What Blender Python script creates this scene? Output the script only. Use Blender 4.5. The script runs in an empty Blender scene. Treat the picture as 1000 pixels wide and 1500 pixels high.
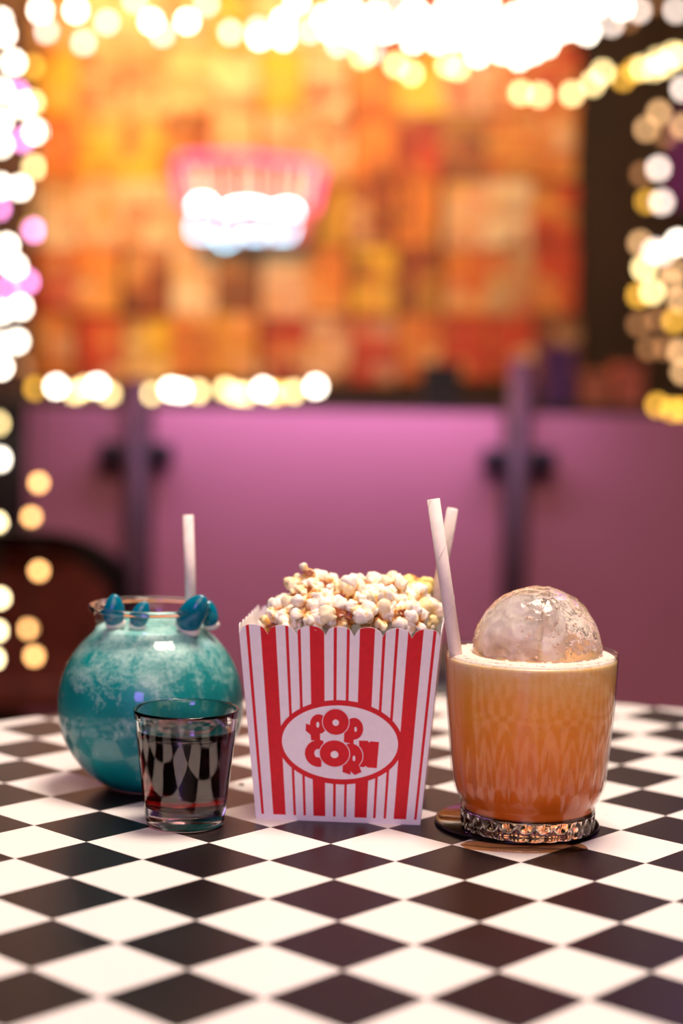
import bpy, bmesh, math, random
from mathutils import Vector, Matrix
import numpy as np
from mathutils import noise as mn
random.seed(7)
PI = math.pi
sc = bpy.context.scene
col = sc.collection

# ---------------------------------------------------------------- camera
FPX, PITCH, ROLL = 2464.0, 0.0751, 0.0170
TZ = 0.75                                   # table top height
CAM = Vector((0, 0, TZ + 0.2392))
_r0, _f0, _u0 = Vector((1, 0, 0)), Vector((0, math.cos(PITCH), -math.sin(PITCH))), Vector((0, math.sin(PITCH), math.cos(PITCH)))
RIGHT = math.cos(ROLL) * _r0 + math.sin(ROLL) * _u0
UP = math.cos(ROLL) * _u0 - math.sin(ROLL) * _r0
cd = bpy.data.cameras.new('camera')
cd.sensor_fit = 'HORIZONTAL'; cd.sensor_width = 24.0; cd.lens = 24.0 * FPX / 1000.0
cd.clip_start = 0.01; cd.clip_end = 50
cd.dof.use_dof = True; cd.dof.focus_distance = 0.885; cd.dof.aperture_fstop = 3.3; cd.dof.aperture_blades = 0
cam = bpy.data.objects.new('camera', cd); col.objects.link(cam)
M = Matrix.Identity(4)
for i in range(3):
    M[i][0], M[i][1], M[i][2], M[i][3] = RIGHT[i], UP[i], -_f0[i], CAM[i]
cam.matrix_world = M
sc.camera = cam

def ray(px, py):
    return (RIGHT * ((px - 500) / FPX) - UP * ((py - 750) / FPX) + _f0)
def at(px, py, Y):                          # point of a photo position at the distance Y into the room
    d = ray(px, py); return CAM + d * (Y / d.y)
def on(px, py, z):                          # point of a photo position on a level plane
    d = ray(px, py); return CAM + d * ((z - CAM.z) / d.z)

# ---------------------------------------------------------------- world, lights, exposure
sc.view_settings.view_transform = 'Standard'; sc.view_settings.look = 'None'
sc.view_settings.exposure = 0.0; sc.view_settings.gamma = 1.0; sc.view_settings.use_curve_mapping = False
sc.cycles.use_denoising = True
sc.cycles.use_adaptive_sampling = False
sc.cycles.transparent_max_bounces = 24
sc.cycles.max_bounces = 14; sc.cycles.transmission_bounces = 14
sc.cycles.blur_glossy = 0.3
w = bpy.data.worlds.new('world'); sc.world = w; w.use_nodes = True
w.node_tree.nodes['Background'].inputs[0].default_value = (0.10, 0.05, 0.07, 1)
w.node_tree.nodes['Background'].inputs[1].default_value = 0.35

def area(name, loc, target, size, power, color, sy=None, spread=None):
    l = bpy.data.lights.new(name, 'AREA'); l.energy = power; l.color = color
    l.shape = 'RECTANGLE'; l.size = size; l.size_y = sy or size
    if spread: l.spread = spread
    o = bpy.data.objects.new(name, l); col.objects.link(o)
    o.location = loc
    o.rotation_euler = (Vector(target) - Vector(loc)).to_track_quat('-Z', 'Y').to_euler()
    return o
area('key_lamp', (0.20, 1.02, 2.45), (0.05, 0.95, TZ), 0.55, 45.0, (1.0, 0.83, 0.69))
area('front_fill', (0.15, -0.35, 1.95), (0.0, 0.9, 0.78), 1.7, 3.7, (1.0, 0.70, 0.58), spread=0.95)  # unseen fill added on the camera side to brighten the fronts
area('violet_lamp', (-0.35, -0.75, 1.35), (-0.05, 0.95, TZ), 0.35, 0.24, (0.36, 0.16, 1.0), spread=0.62)
area('magenta_lamp', (0.9, 2.6, 2.2), (0.1, 0.95, TZ), 0.4, 4.5, (0.68, 0.20, 0.95))
area('poster_lamp', (-0.75, 4.1, 2.55), (-0.35, 5.2, 1.5), 1.0, 52.0, (1.0, 0.47, 0.13), 0.4)
area('counter_lamp', (-0.02, 3.36, 1.06), (-0.02, 3.57, 0.76), 0.9, 3.3, (0.64, 0.50, 1.0), 0.05)
area('aisle_lamp', (1.0, 2.6, 2.3), (0.5, 3.6, 0.7), 0.4, 1.6, (1.0, 0.42, 0.30))

# ---------------------------------------------------------------- helpers
def tag(o, label=None, cat=None, group=None, kind=None):
    if label: o['label'] = label
    if cat: o['category'] = cat
    if group: o['group'] = group
    if kind: o['kind'] = kind
    return o
def empty(name, loc, label, cat, group=None, rz=0):
    o = bpy.data.objects.new(name, None); col.objects.link(o); o.location = loc; o.rotation_euler = (0, 0, rz)
    o.empty_display_size = 0.02
    return tag(o, label, cat, group)
def link_mesh(name, me, mats, parent=None, loc=(0, 0, 0), smooth=False):
    if not isinstance(mats, (list, tuple)): mats = [mats]
    if len(me.materials) == 0:
        for m in mats: me.materials.append(m)
    if smooth:
        for p in me.polygons: p.use_smooth = True
    o = bpy.data.objects.new(name, me); col.objects.link(o); o.location = loc
    if parent: o.parent = parent
    return o
def pymesh(name, verts, faces, mats, parent=None, loc=(0, 0, 0), smooth=False, midx=None):
    me = bpy.data.meshes.new(name); me.from_pydata([tuple(v) for v in verts], [], faces)
    if midx is not None: me.polygons.foreach_set('material_index', midx)
    me.update()
    return link_mesh(name, me, mats, parent, loc, smooth)
def bmobj(name, bm, mats, parent=None, loc=(0, 0, 0), smooth=False):
    bmesh.ops.recalc_face_normals(bm, faces=bm.faces)
    me = bpy.data.meshes.new(name); bm.to_mesh(me); bm.free()
    return link_mesh(name, me, mats, parent, loc, smooth)
def add_box(bm, lo, hi, bevel=0.0):
    vs = [bm.verts.new((x, y, z)) for x in (lo[0], hi[0]) for y in (lo[1], hi[1]) for z in (lo[2], hi[2])]
    fs = [bm.faces.new([vs[i] for i in f]) for f in ((0, 1, 3, 2), (4, 6, 7, 5), (0, 4, 5, 1), (2, 3, 7, 6), (0, 2, 6, 4), (1, 5, 7, 3))]
    if bevel:
        es = list({e for f in fs for e in f.edges})
        bmesh.ops.bevel(bm, geom=es, offset=bevel, segments=2, affect='EDGES', profile=0.5)
def box(name, lo, hi, mat, parent=None, bevel=0.0, loc=(0, 0, 0)):
    bm = bmesh.new(); add_box(bm, lo, hi, bevel); return bmobj(name, bm, mat, parent, loc)
def lathe_data(profile, n=96, rfun=None):
    verts, faces = [], []
    m = len(profile)
    for i in range(n):
        a = 2 * PI * i / n
        for (r, z) in profile:
            rr = rfun(r, z, a) if rfun else r
            verts.append((rr * math.cos(a), rr * math.sin(a), z))
    for i in range(n):
        j = (i + 1) % n
        for k in range(m - 1):
            faces.append((i * m + k, j * m + k, j * m + k + 1, i * m + k + 1))
    return verts, faces
def lathe(name, profile, mat, parent=None, loc=(0, 0, 0), n=96, rfun=None, smooth=True):
    v, f = lathe_data(profile, n, rfun)
    bm = bmesh.new(); bv = [bm.verts.new(x) for x in v]
    for q in f: bm.faces.new([bv[i] for i in q])
    bmesh.ops.remove_doubles(bm, verts=bm.verts, dist=1e-7)
    bmesh.ops.dissolve_degenerate(bm, dist=1e-8, edges=bm.edges)
    bmesh.ops.recalc_face_normals(bm, faces=bm.faces)
    if sum(fc.calc_center_median().dot(fc.normal) * fc.calc_area() for fc in bm.faces) < 0: bmesh.ops.reverse_faces(bm, faces=bm.faces)
    me = bpy.data.meshes.new(name); bm.to_mesh(me); bm.free()
    return link_mesh(name, me, mat, parent, loc, smooth)
def add_tube(bm, pts, r, seg=8, closed=False, cap=True):
    pts = [Vector(p) for p in pts]; rings = []
    for i, p in enumerate(pts):
        if closed: t = pts[(i + 1) % len(pts)] - pts[i - 1]
        else: t = (pts[min(i + 1, len(pts) - 1)] - pts[max(i - 1, 0)])
        t.normalize()
        a = t.cross(Vector((0, 0, 1)))
        if a.length < 0.05: a = t.cross(Vector((1, 0, 0)))
        a.normalize(); b = t.cross(a)
        rings.append([bm.verts.new(p + (a * math.cos(2 * PI * k / seg) + b * math.sin(2 * PI * k / seg)) * r) for k in range(seg)])
    n = len(rings)
    for i in range(n if closed else n - 1):
        A, B = rings[i], rings[(i + 1) % n]
        for k in range(seg): bm.faces.new((A[k], A[(k + 1) % seg], B[(k + 1) % seg], B[k]))
    if cap and not closed:
        bm.faces.new(rings[0]); bm.faces.new(rings[-1])
def tube(name, pts, r, mat, parent=None, seg=8, closed=False, loc=(0, 0, 0)):
    bm = bmesh.new(); add_tube(bm, pts, r, seg, closed); return bmobj(name, bm, mat, parent, loc, True)

# ---------------------------------------------------------------- materials
class N:
    def __init__(s, name):
        s.m = bpy.data.materials.new(name); s.m.use_nodes = True; s.t = s.m.node_tree; s.t.nodes.clear()
        s.out = s.t.nodes.new('ShaderNodeOutputMaterial')
    def n(s, kind, **kw):
        x = s.t.nodes.new('ShaderNode' + kind)
        for k, v in kw.items():
            if k.startswith('_'): setattr(x, k[1:], v)
        for k, v in kw.items():
            if not k.startswith('_'):
                x.inputs[int(k[1:]) if k[0] == 'i' and k[1:].isdigit() else k.replace('__', ' ')].default_value = v
        return x
    def l(s, a, b): s.t.links.new(a, b)
    def ramp(s, fac, stops):
        r = s.t.nodes.new('ShaderNodeValToRGB'); e = r.color_ramp.elements
        while len(e) < len(stops): e.new(0.5)
        for x, (p, c) in zip(e, stops): x.position = p; x.color = (*c, 1) if len(c) == 3 else c
        s.l(fac, r.inputs[0]); return r.outputs[0]
def mat(name, color, rough=0.5, spec=0.5, metal=0.0, var=0.06, scale=60, bump=0.0, **kw):
    q = N(name)
    p = q.n('BsdfPrincipled', Roughness=rough, Metallic=metal); p.inputs['Specular IOR Level'].default_value = spec
    for k, v in kw.items(): p.inputs[k.replace('__', ' ')].default_value = v
    tc = q.n('TexCoord'); nz = q.n('TexNoise', Scale=scale, Detail=3.0); q.l(tc.outputs['Object'], nz.inputs['Vector'])
    c2 = tuple(max(0, c * (1 - var * 2)) for c in color); c1 = tuple(min(1, c * (1 + var)) for c in color)
    q.l(q.ramp(nz.outputs['Fac'], [(0.3, c2), (0.7, c1)]), p.inputs['Base Color'])
    if bump:
        b = q.n('Bump', Strength=bump, Distance=0.002); q.l(nz.outputs['Fac'], b.inputs['Height']); q.l(b.outputs[0], p.inputs['Normal'])
    q.l(p.outputs[0], q.out.inputs[0]); return q.m
def emit(name, color, strength):
    q = N(name); e = q.n('Emission', Color=(*color, 1), Strength=strength); q.l(e.outputs[0], q.out.inputs[0]); return q.m
def glass(name, color=(1, 1, 1), ior=1.5, rough=0.0, absorb=None, density=0, bump=0, bscale=100):
    q = N(name); g = q.n('BsdfGlass', Color=(*color, 1), Roughness=rough, IOR=ior); q.l(g.outputs[0], q.out.inputs[0])
    if absorb:
        v = q.n('VolumeAbsorption', Color=(*absorb, 1), Density=density); q.l(v.outputs[0], q.out.inputs['Volume'])
    if bump:
        tc = q.n('TexCoord'); nz = q.n('TexNoise', Scale=bscale, Detail=4.0); q.l(tc.outputs['Object'], nz.inputs['Vector'])
        b = q.n('Bump', Strength=bump, Distance=0.003); q.l(nz.outputs['Fac'], b.inputs['Height']); q.l(b.outputs[0], g.inputs['Normal'])
    return q.m
def thin_glass(name, tint=(0.97, 0.98, 0.98), rough=0.02, bump=0.0, bscale=80):
    q = N(name); lw = q.n('LayerWeight', Blend=0.5); pw = q.n('Math', _operation='POWER', i1=5.0); q.l(lw.outputs['Facing'], pw.inputs[0])
    fr = q.n('MapRange', i1=0.0, i2=1.0, i3=0.04, i4=0.85); q.l(pw.outputs[0], fr.inputs[0]); t = q.n('BsdfTransparent', Color=(*tint, 1)); g = q.n('BsdfGlossy', Roughness=rough)
    mx = q.n('MixShader'); q.l(fr.outputs[0], mx.inputs[0]); q.l(t.outputs[0], mx.inputs[1]); q.l(g.outputs[0], mx.inputs[2]); q.l(mx.outputs[0], q.out.inputs[0])
    if bump:
        tc = q.n('TexCoord'); nz = q.n('TexNoise', Scale=bscale, Detail=3.0); q.l(tc.outputs['Object'], nz.inputs['Vector'])
        b = q.n('Bump', Strength=bump, Distance=0.002); q.l(nz.outputs['Fac'], b.inputs['Height'])
        for x in (lw, g): q.l(b.outputs[0], x.inputs['Normal'])
    return q.m

M_white_tile = mat('white_laminate', (0.84, 0.80, 0.76), 0.35, 0.25, var=0.01, scale=900, bump=0.02)
M_black_tile = mat('black_laminate', (0.010, 0.005, 0.005), 0.34, 0.40, var=0.25, scale=1600, bump=0.10)
M_table_edge = mat('dark_edge_band', (0.05, 0.03, 0.03), 0.35)
M_steel = mat('brushed_steel', (0.35, 0.33, 0.33), 0.35, metal=1.0)
M_paper = mat('white_paperboard', (0.86, 0.82, 0.82), 0.55, 0.3, var=0.015, scale=300)
M_red = mat('red_print', (0.66, 0.012, 0.018), 0.50, 0.3, var=0.04, scale=300)
M_straw = mat('white_paper_straw', (0.80, 0.69, 0.65), 0.6, 0.2, var=0.03, scale=200)
M_straw_seam = mat('straw_seam', (0.68, 0.56, 0.52), 0.6, 0.2)
M_dark_wall = mat('dark_brown_wall', (0.035, 0.019, 0.011), 0.7, var=0.2, scale=2)
M_wall = mat('umber_wall', (0.06, 0.03, 0.03), 0.7, var=0.15, scale=2)
M_floor = mat('dark_floor', (0.05, 0.03, 0.03), 0.5, var=0.2, scale=5)
M_panel = mat('frosted_panel', (0.60, 0.20, 0.25), 0.55, 0.3, var=0.03, scale=3)
M_post = mat('dark_post', (0.09, 0.035, 0.04), 0.5, 0.3, var=0.1, scale=20)
M_clamp = mat('black_clamp', (0.018, 0.010, 0.013), 0.4)
M_ledge = mat('dark_ledge', (0.020, 0.010, 0.009), 0.5)
M_wire = mat('dark_green_wire', (0.02, 0.025, 0.015), 0.5)
M_socket = mat('bulb_socket', (0.03, 0.03, 0.025), 0.5)
M_chair_wood = mat('dark_chair_frame', (0.012, 0.006, 0.005), 0.45, var=0.2, scale=12)
M_chair_pad = mat('russet_upholstery', (0.16, 0.022, 0.010), 0.6, var=0.2, scale=25)
M_thin = thin_glass('clear_thin_glass', rough=0.06)
M_bowl_glass = thin_glass('clear_bowl_plastic', bump=0.06, bscale=70)
M_rim = glass('rim_glass', ior=1.45)
M_shot_glass = glass('shot_glass_clear', ior=1.43)
M_shot_drink = glass('dark_red_liqueur', ior=1.34, absorb=(0.78, 0.03, 0.04), density=230)
M_base_glass = glass('thick_glass_base', color=(1, 0.97, 0.94), ior=1.5)

def slush_material():
    q = N('teal_slush'); p = q.n('BsdfPrincipled', Roughness=0.35)
    tc = q.n('TexCoord')
    n1 = q.n('TexNoise', Scale=75.0, Detail=7.0, Roughness=0.66, Distortion=0.5); q.l(tc.outputs['Object'], n1.inputs['Vector'])
    n2 = q.n('TexNoise', Scale=420.0, Detail=3.0, Roughness=0.7); q.l(tc.outputs['Object'], n2.inputs['Vector'])
    n3 = q.n('TexNoise', Scale=22.0, Detail=4.0); q.l(tc.outputs['Object'], n3.inputs['Vector'])
    sep = q.n('SeparateXYZ'); q.l(tc.outputs['Object'], sep.inputs[0])
    hz = q.n('MapRange', i1=0.055, i2=0.098, i3=0.0, i4=0.62); q.l(sep.outputs['Z'], hz.inputs[0])   # frozen crystals float to the top
    a = q.n('Math', _operation='MULTIPLY_ADD'); q.l(n1.outputs['Fac'], a.inputs[0]); a.inputs[1].default_value = 2.1; q.l(hz.outputs[0], a.inputs[2])
    b = q.n('Math', _operation='MULTIPLY_ADD'); q.l(n2.outputs['Fac'], b.inputs[0]); b.inputs[1].default_value = 0.9; q.l(a.outputs[0], b.inputs[2])
    f = q.ramp(b.outputs[0], [(0.0, (0, 0, 0)), (1.0, (1, 1, 1))])
    mr = q.n('MapRange', i1=1.62, i2=2.25, i3=0.0, i4=1.0); q.l(b.outputs[0], mr.inputs[0])
    base = q.ramp(n3.outputs['Fac'], [(0.3, (0.0, 0.22, 0.22)), (0.7, (0.0, 0.36, 0.34))])
    mix = q.n('Mix', _data_type='RGBA'); q.l(mr.outputs[0], mix.inputs[0]); q.l(base, mix.inputs[6]); mix.inputs[7].default_value = (0.42, 0.68, 0.62, 1)
    q.l(mix.outputs[2], p.inputs['Base Color'])
    p.inputs['Subsurface Weight'].default_value = 0.25; p.inputs['Subsurface Radius'].default_value = (0.4, 1.0, 1.0); p.inputs['Subsurface Scale'].default_value = 0.006
    bp = q.n('Bump', Strength=0.25, Distance=0.001); q.l(b.outputs[0], bp.inputs['Height']); q.l(bp.outputs[0], p.inputs['Normal'])
    q.l(p.outputs[0], q.out.inputs[0]); return q.m
M_slush = slush_material()

def amber_material():
    q = N('cloudy_amber_drink'); p = q.n('BsdfPrincipled', Roughness=0.3)
    tc = q.n('TexCoord'); sep = q.n('SeparateXYZ'); q.l(tc.outputs['Object'], sep.inputs[0])
    mp = q.n('Mapping'); mp.inputs['Scale'].default_value = (1, 1, 1.6); q.l(tc.outputs['Object'], mp.inputs[0])
    n1 = q.n('TexNoise', Scale=38.0, Detail=6.0, Roughness=0.6, Distortion=0.6); q.l(mp.outputs[0], n1.inputs['Vector'])
    n2 = q.n('TexNoise', Scale=500.0, Detail=2.0); q.l(tc.outputs['Object'], n2.inputs['Vector'])
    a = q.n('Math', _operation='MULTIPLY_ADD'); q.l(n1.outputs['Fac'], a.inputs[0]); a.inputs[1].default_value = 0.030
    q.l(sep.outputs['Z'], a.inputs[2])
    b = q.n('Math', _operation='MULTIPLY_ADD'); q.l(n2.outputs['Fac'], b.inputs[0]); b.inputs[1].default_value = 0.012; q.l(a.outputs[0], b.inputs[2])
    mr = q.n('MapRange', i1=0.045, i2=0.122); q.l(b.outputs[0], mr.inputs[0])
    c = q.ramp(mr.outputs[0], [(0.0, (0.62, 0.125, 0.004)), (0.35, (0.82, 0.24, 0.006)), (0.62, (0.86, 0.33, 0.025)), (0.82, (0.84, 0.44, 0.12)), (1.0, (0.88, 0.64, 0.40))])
    q.l(c, p.inputs['Base Color'])
    p.inputs['Subsurface Weight'].default_value = 0.35; p.inputs['Subsurface Radius'].default_value = (1.0, 0.45, 0.2); p.inputs['Subsurface Scale'].default_value = 0.008
    q.l(p.outputs[0], q.out.inputs[0]); return q.m
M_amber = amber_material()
M_foam = mat('pale_foam', (0.88, 0.72, 0.60), 0.5, 0.3, var=0.08, scale=500, bump=0.3)

def popcorn_material():
    q = N('popped_corn'); p = q.n('BsdfPrincipled', Roughness=0.55)
    at_ = q.n('Attribute', _attribute_name='crease'); tc = q.n('TexCoord'); oi = q.n('ObjectInfo')
    n1 = q.n('TexNoise', Scale=180.0, Detail=3.0, _noise_dimensions='4D'); q.l(tc.outputs['Object'], n1.inputs['Vector']); q.l(oi.outputs['Random'], n1.inputs['W'])
    n2 = q.n('TexNoise', Scale=110.0, Detail=2.0, _noise_dimensions='4D'); q.l(tc.outputs['Object'], n2.inputs['Vector'])
    w10 = q.n('Math', _operation='MULTIPLY', i1=37.0); q.l(oi.outputs['Random'], w10.inputs[0]); q.l(w10.outputs[0], n2.inputs['W'])
    s = q.n('Math', _operation='MULTIPLY_ADD'); q.l(n1.outputs['Fac'], s.inputs[0]); s.inputs[1].default_value = 0.35; q.l(at_.outputs['Fac'], s.inputs[2])
    cream = q.ramp(s.outputs[0], [(0.22, (0.93, 0.87, 0.76)), (0.5, (0.90, 0.76, 0.50)), (0.8, (0.78, 0.46, 0.14)), (1.0, (0.48, 0.17, 0.03))])
    y = q.ramp(n2.outputs['Fac'], [(0.58, (0, 0, 0)), (0.74, (0.9, 0.9, 0.9))])
    mix = q.n('Mix', _data_type='RGBA'); q.l(y, mix.inputs[0]); q.l(cream, mix.inputs[6]); mix.inputs[7].default_value = (0.88, 0.62, 0.17, 1)
    tint = q.n('Mix', _data_type='RGBA', _blend_type='MULTIPLY'); tint.inputs[0].default_value = 1.0
    q.l(mix.outputs[2], tint.inputs[6]); q.l(oi.outputs['Color'], tint.inputs[7])
    q.l(tint.outputs[2], p.inputs['Base Color'])
    p.inputs['Subsurface Weight'].default_value = 0.2; p.inputs['Subsurface Radius'].default_value = (1, 0.7, 0.4); p.inputs['Subsurface Scale'].default_value = 0.002
    q.l(p.outputs[0], q.out.inputs[0]); return q.m
M_pop = popcorn_material()
M_hull = mat('brown_hull', (0.33, 0.075, 0.015), 0.3, 0.5, var=0.3, scale=400)
M_gum = N('blue_gummy'); _p = M_gum.n('BsdfPrincipled', Roughness=0.12)
_p.inputs['Base Color'].default_value = (0.0, 0.17, 0.26, 1); _p.inputs['Subsurface Weight'].default_value = 0.5; _p.inputs['Subsurface Radius'].default_value = (0.1, 0.8, 1.0); _p.inputs['Subsurface Scale'].default_value = 0.006
M_gum.l(_p.outputs[0], M_gum.out.inputs[0]); M_gum = M_gum.m
M_gum_white = mat('white_gummy', (0.88, 0.84, 0.76), 0.25, 0.4, var=0.02)
M_coaster = mat('wet_black_coaster', (0.008, 0.006, 0.006), 0.10, 0.3, var=0.2, scale=40)
M_puddle = thin_glass('amber_spill', tint=(0.95, 0.80, 0.64))
M_crumb = mat('tan_crumb', (0.20, 0.13, 0.09), 0.7)

def poster_material():
    q = N('printed_poster'); p = q.n('BsdfPrincipled', Roughness=0.45)
    tc = q.n('TexCoord'); oi = q.n('ObjectInfo')
    wv = q.n('Math', _operation='MULTIPLY', i1=91.0); q.l(oi.outputs['Random'], wv.inputs[0])
    def blocks(sx, sz, seed):
        mp = q.n('Mapping'); mp.inputs['Scale'].default_value = (sx, 0.001, sz); q.l(tc.outputs['Generated'], mp.inputs[0])
        fl = q.n('VectorMath', _operation='FLOOR'); q.l(mp.outputs[0], fl.inputs[0])
        ad = q.n('Math', _operation='ADD', i1=seed); q.l(wv.outputs[0], ad.inputs[0])
        wn = q.n('TexWhiteNoise', _noise_dimensions='4D'); q.l(fl.outputs[0], wn.inputs['Vector']); q.l(ad.outputs[0], wn.inputs['W'])
        return wn.outputs['Value']
    big, band = blocks(2.0, 3.0, 3.1), blocks(1.0, 7.0, 9.7)
    nz = q.n('TexNoise', Scale=15.0, Detail=2.5, _noise_dimensions='4D'); q.l(tc.outputs['Object'], nz.inputs['Vector']); q.l(wv.outputs[0], nz.inputs['W'])
    other = q.ramp(blocks(1.0, 1.0, 17.0), [(0.0, (0.85, 0.75, 0.55)), (0.25, (0.75, 0.10, 0.04)), (0.5, (0.10, 0.05, 0.04)), (0.75, (0.85, 0.55, 0.08)), (1.0, (0.75, 0.35, 0.15))])
    f1 = q.ramp(big, [(0.62, (0, 0, 0)), (0.66, (0.5, 0.5, 0.5))])
    m1 = q.n('Mix', _data_type='RGBA'); q.l(f1, m1.inputs[0]); q.l(oi.outputs['Color'], m1.inputs[6]); q.l(other, m1.inputs[7])
    f2 = q.ramp(band, [(0.80, (0, 0, 0)), (0.84, (0.45, 0.45, 0.45))])
    m2 = q.n('Mix', _data_type='RGBA'); q.l(f2, m2.inputs[0]); q.l(m1.outputs[2], m2.inputs[6]); m2.inputs[7].default_value = (0.30, 0.06, 0.02, 1)
    f3 = q.ramp(nz.outputs['Fac'], [(0.50, (0, 0, 0)), (0.60, (0.75, 0.75, 0.75))])
    m3 = q.n('Mix', _data_type='RGBA'); q.l(f3, m3.inputs[0]); q.l(m2.outputs[2], m3.inputs[6]); 
    nz2 = q.n('TexNoise', Scale=6.0, Detail=1.0, _noise_dimensions='4D'); q.l(tc.outputs['Object'], nz2.inputs['Vector'])
    w2 = q.n('Math', _operation='ADD', i1=5.5); q.l(wv.outputs[0], w2.inputs[0]); q.l(w2.outputs[0], nz2.inputs['W'])
    q.l(q.ramp(nz2.outputs['Fac'], [(0.36, (0.12, 0.05, 0.03)), (0.46, (0.62, 0.13, 0.04)), (0.56, (0.85, 0.45, 0.08)), (0.66, (0.90, 0.72, 0.45))]), m3.inputs[7])
    q.l(m3.outputs[2], p.inputs['Base Color']); q.l(p.outputs[0], q.out.inputs[0]); return q.m
M_poster = poster_material()

# ================================================================ THE SETTING
YW = 5.30                                   # back wall
def struct(name, lo, hi, m): return tag(box(name, lo, hi, m), kind='structure')
struct('floor', (-2.6, -2.4, -0.1), (2.6, YW, 0), M_floor)
struct('ceiling', (-2.6, -2.4, 2.9), (2.6, YW, 3.0), M_wall)
struct('wall_back', (-2.7, YW, -0.1), (2.7, YW + 0.12, 3.0), M_dark_wall)
struct('wall_left', (-2.7, -2.4, -0.1), (-2.6, YW, 3.0), M_wall)
struct('wall_right', (2.6, -2.4, -0.1), (2.7, YW, 3.0), M_wall)
struct('wall_front', (-2.7, -2.5, -0.1), (2.7, -2.4, 3.0), M_wall)
a, b = at(-60, 500, 4.9), at(33, 500, 4.9)
struct('trim_1', (a.x, 4.9, 0), (b.x, 5.05, 2.9), M_wall)

# ---------------------------------------------------------------- posters on the back wall
PX = 66.7
colours = {'c': (0.92, 0.78, 0.52), 'p': (0.88, 0.58, 0.36), 'y': (0.86, 0.56, 0.06), 'Y': (0.95, 0.70, 0.05), 'o': (0.80, 0.30, 0.06), 'r': (0.62, 0.08, 0.03), 'b': (0.26, 0.09, 0.04), 't': (0.62, 0.40, 0.20)}
words = {'c': 'cream', 'p': 'peach', 'y': 'yellow', 'Y': 'bright yellow', 'o': 'orange', 'r': 'red', 'b': 'dark brown', 't': 'tan'}
grid = ['pccpycporrrb', 'yppccycoYpor', 'oyybppcorboor'[:12], 'cpcptpybopcr', 'robcbpoybotr', 'orYoorprorrb']
ordn = ['first', 'second', 'third', 'fourth', 'fifth', 'sixth', 'seventh', 'eighth', 'ninth', 'tenth', 'eleventh', 'last']
rown = ['topmost', 'second', 'third', 'fourth', 'fifth', 'lowest']
poster_meshes = {}
for r in range(6):
    y0 = -27 + r * 97.5
    for c in range(12):
        ch = grid[r][c]
        jx, jy = random.uniform(-4, 4), random.uniform(-4, 4)
        p = at(46 + PX * (c + 0.5) + jx, y0 + 48.7 + jy, YW - 0.012)
        hw, hh = 0.0685 + random.uniform(-0.003, 0.003), 0.102
        o = box('poster', (-hw, -0.004, -hh), (hw, 0.012, hh), M_poster, loc=p)
        o.color = (*colours[ch], 1)
        tag(o, f'{words[ch]} poster, {ordn[c]} from the left in the {rown[r]} row of the poster wall', 'poster', 'posters covering the back wall')

# ---------------------------------------------------------------- neon sign
S0 = at(365, 300, YW - 0.09)
def sg(px, py, dy=0.0):
    p = at(px, py, YW - 0.09); return Vector((p.x - S0.x, dy, p.z - S0.z))
sign = empty('neon_sign', S0, 'neon sign with pink outline and glowing white and blue tubes on the poster wall', 'neon sign')
M_npink = emit('pink_neon', (1.0, 0.10, 0.20), 3.2)
M_npale = emit('pale_neon', (1.0, 0.62, 0.40), 2.6)
M_nwhite = emit('white_neon', (1.0, 0.95, 1.0), 15.0)
M_nblue = emit('blue_neon', (0.40, 0.80, 1.0), 6.5)
M_backing = mat('pink_acrylic_backing', (0.75, 0.16, 0.18), 0.3)
bm = bmesh.new()
q = [sg(258, 232), sg(472, 236), sg(448, 352), sg(278, 352)]
vs = [bm.verts.new(v + Vector((0, d, 0))) for d in (0.015, 0.025) for v in q]
for f in ((0, 1, 2, 3), (7, 6, 5, 4), (0, 4, 5, 1), (1, 5, 6, 2), (2, 6, 7, 3), (3, 7, 4, 0)): bm.faces.new([vs[i] for i in f])
bmobj('backing_panel', bm, M_backing, sign)
tube('outline_tube', [sg(264, 300), sg(258, 240), sg(263, 230), sg(360, 226), sg(395, 232), sg(465, 240), sg(472, 246), sg(458, 310)], 0.010, M_npink, sign)
for x0, x1 in ((278, 290), (293, 298), (318, 322), (353, 353), (375, 375), (408, 408), (436, 432), (456, 446)):
    tube('stripe_tube', [sg(x0, 246), sg(x1, 300)], 0.006, M_npale, sign)
def wig(pts, n=6):
    out = []
    for i in range(len(pts) - 1):
        for k in range(n):
            t = k / n; s = t
            out.append((pts[i][0] * (1 - s) + pts[i + 1][0] * s, pts[i][1] * (1 - s) + pts[i + 1][1] * s))
    return out + [pts[-1]]
tube('white_tube', [sg(*p, -0.02) for p in wig([(283, 305), (290, 296), (304, 296), (312, 306)])], 0.0055, M_nwhite, sign)
tube('white_tube', [sg(*p, -0.02) for p in wig([(330, 310), (345, 303), (362, 302), (378, 303), (392, 309)])], 0.0055, M_nwhite, sign)
tube('white_tube', [sg(*p, -0.02) for p in wig([(402, 309), (414, 304), (430, 305), (435, 314)])], 0.0055, M_nwhite, sign)
tube('blue_tube', [sg(*p, -0.02) for p in wig([(290, 318), (282, 330), (283, 344), (300, 348), (312, 340)])], 0.0055, M_nblue, sign)
tube('blue_tube', [sg(*p, -0.02) for p in wig([(318, 330), (318, 352), (330, 360), (345, 352), (346, 330)])], 0.0055, M_nblue, sign)
tube('blue_tube', [sg(*p, -0.02) for p in wig([(362, 332), (364, 348), (385, 349), (388, 332)])], 0.0055, M_nblue, sign)
tube('blue_tube', [sg(*p, -0.02) for p in wig([(402, 334), (404, 349), (425, 348), (431, 330)])], 0.0055, M_nblue, sign)

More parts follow.
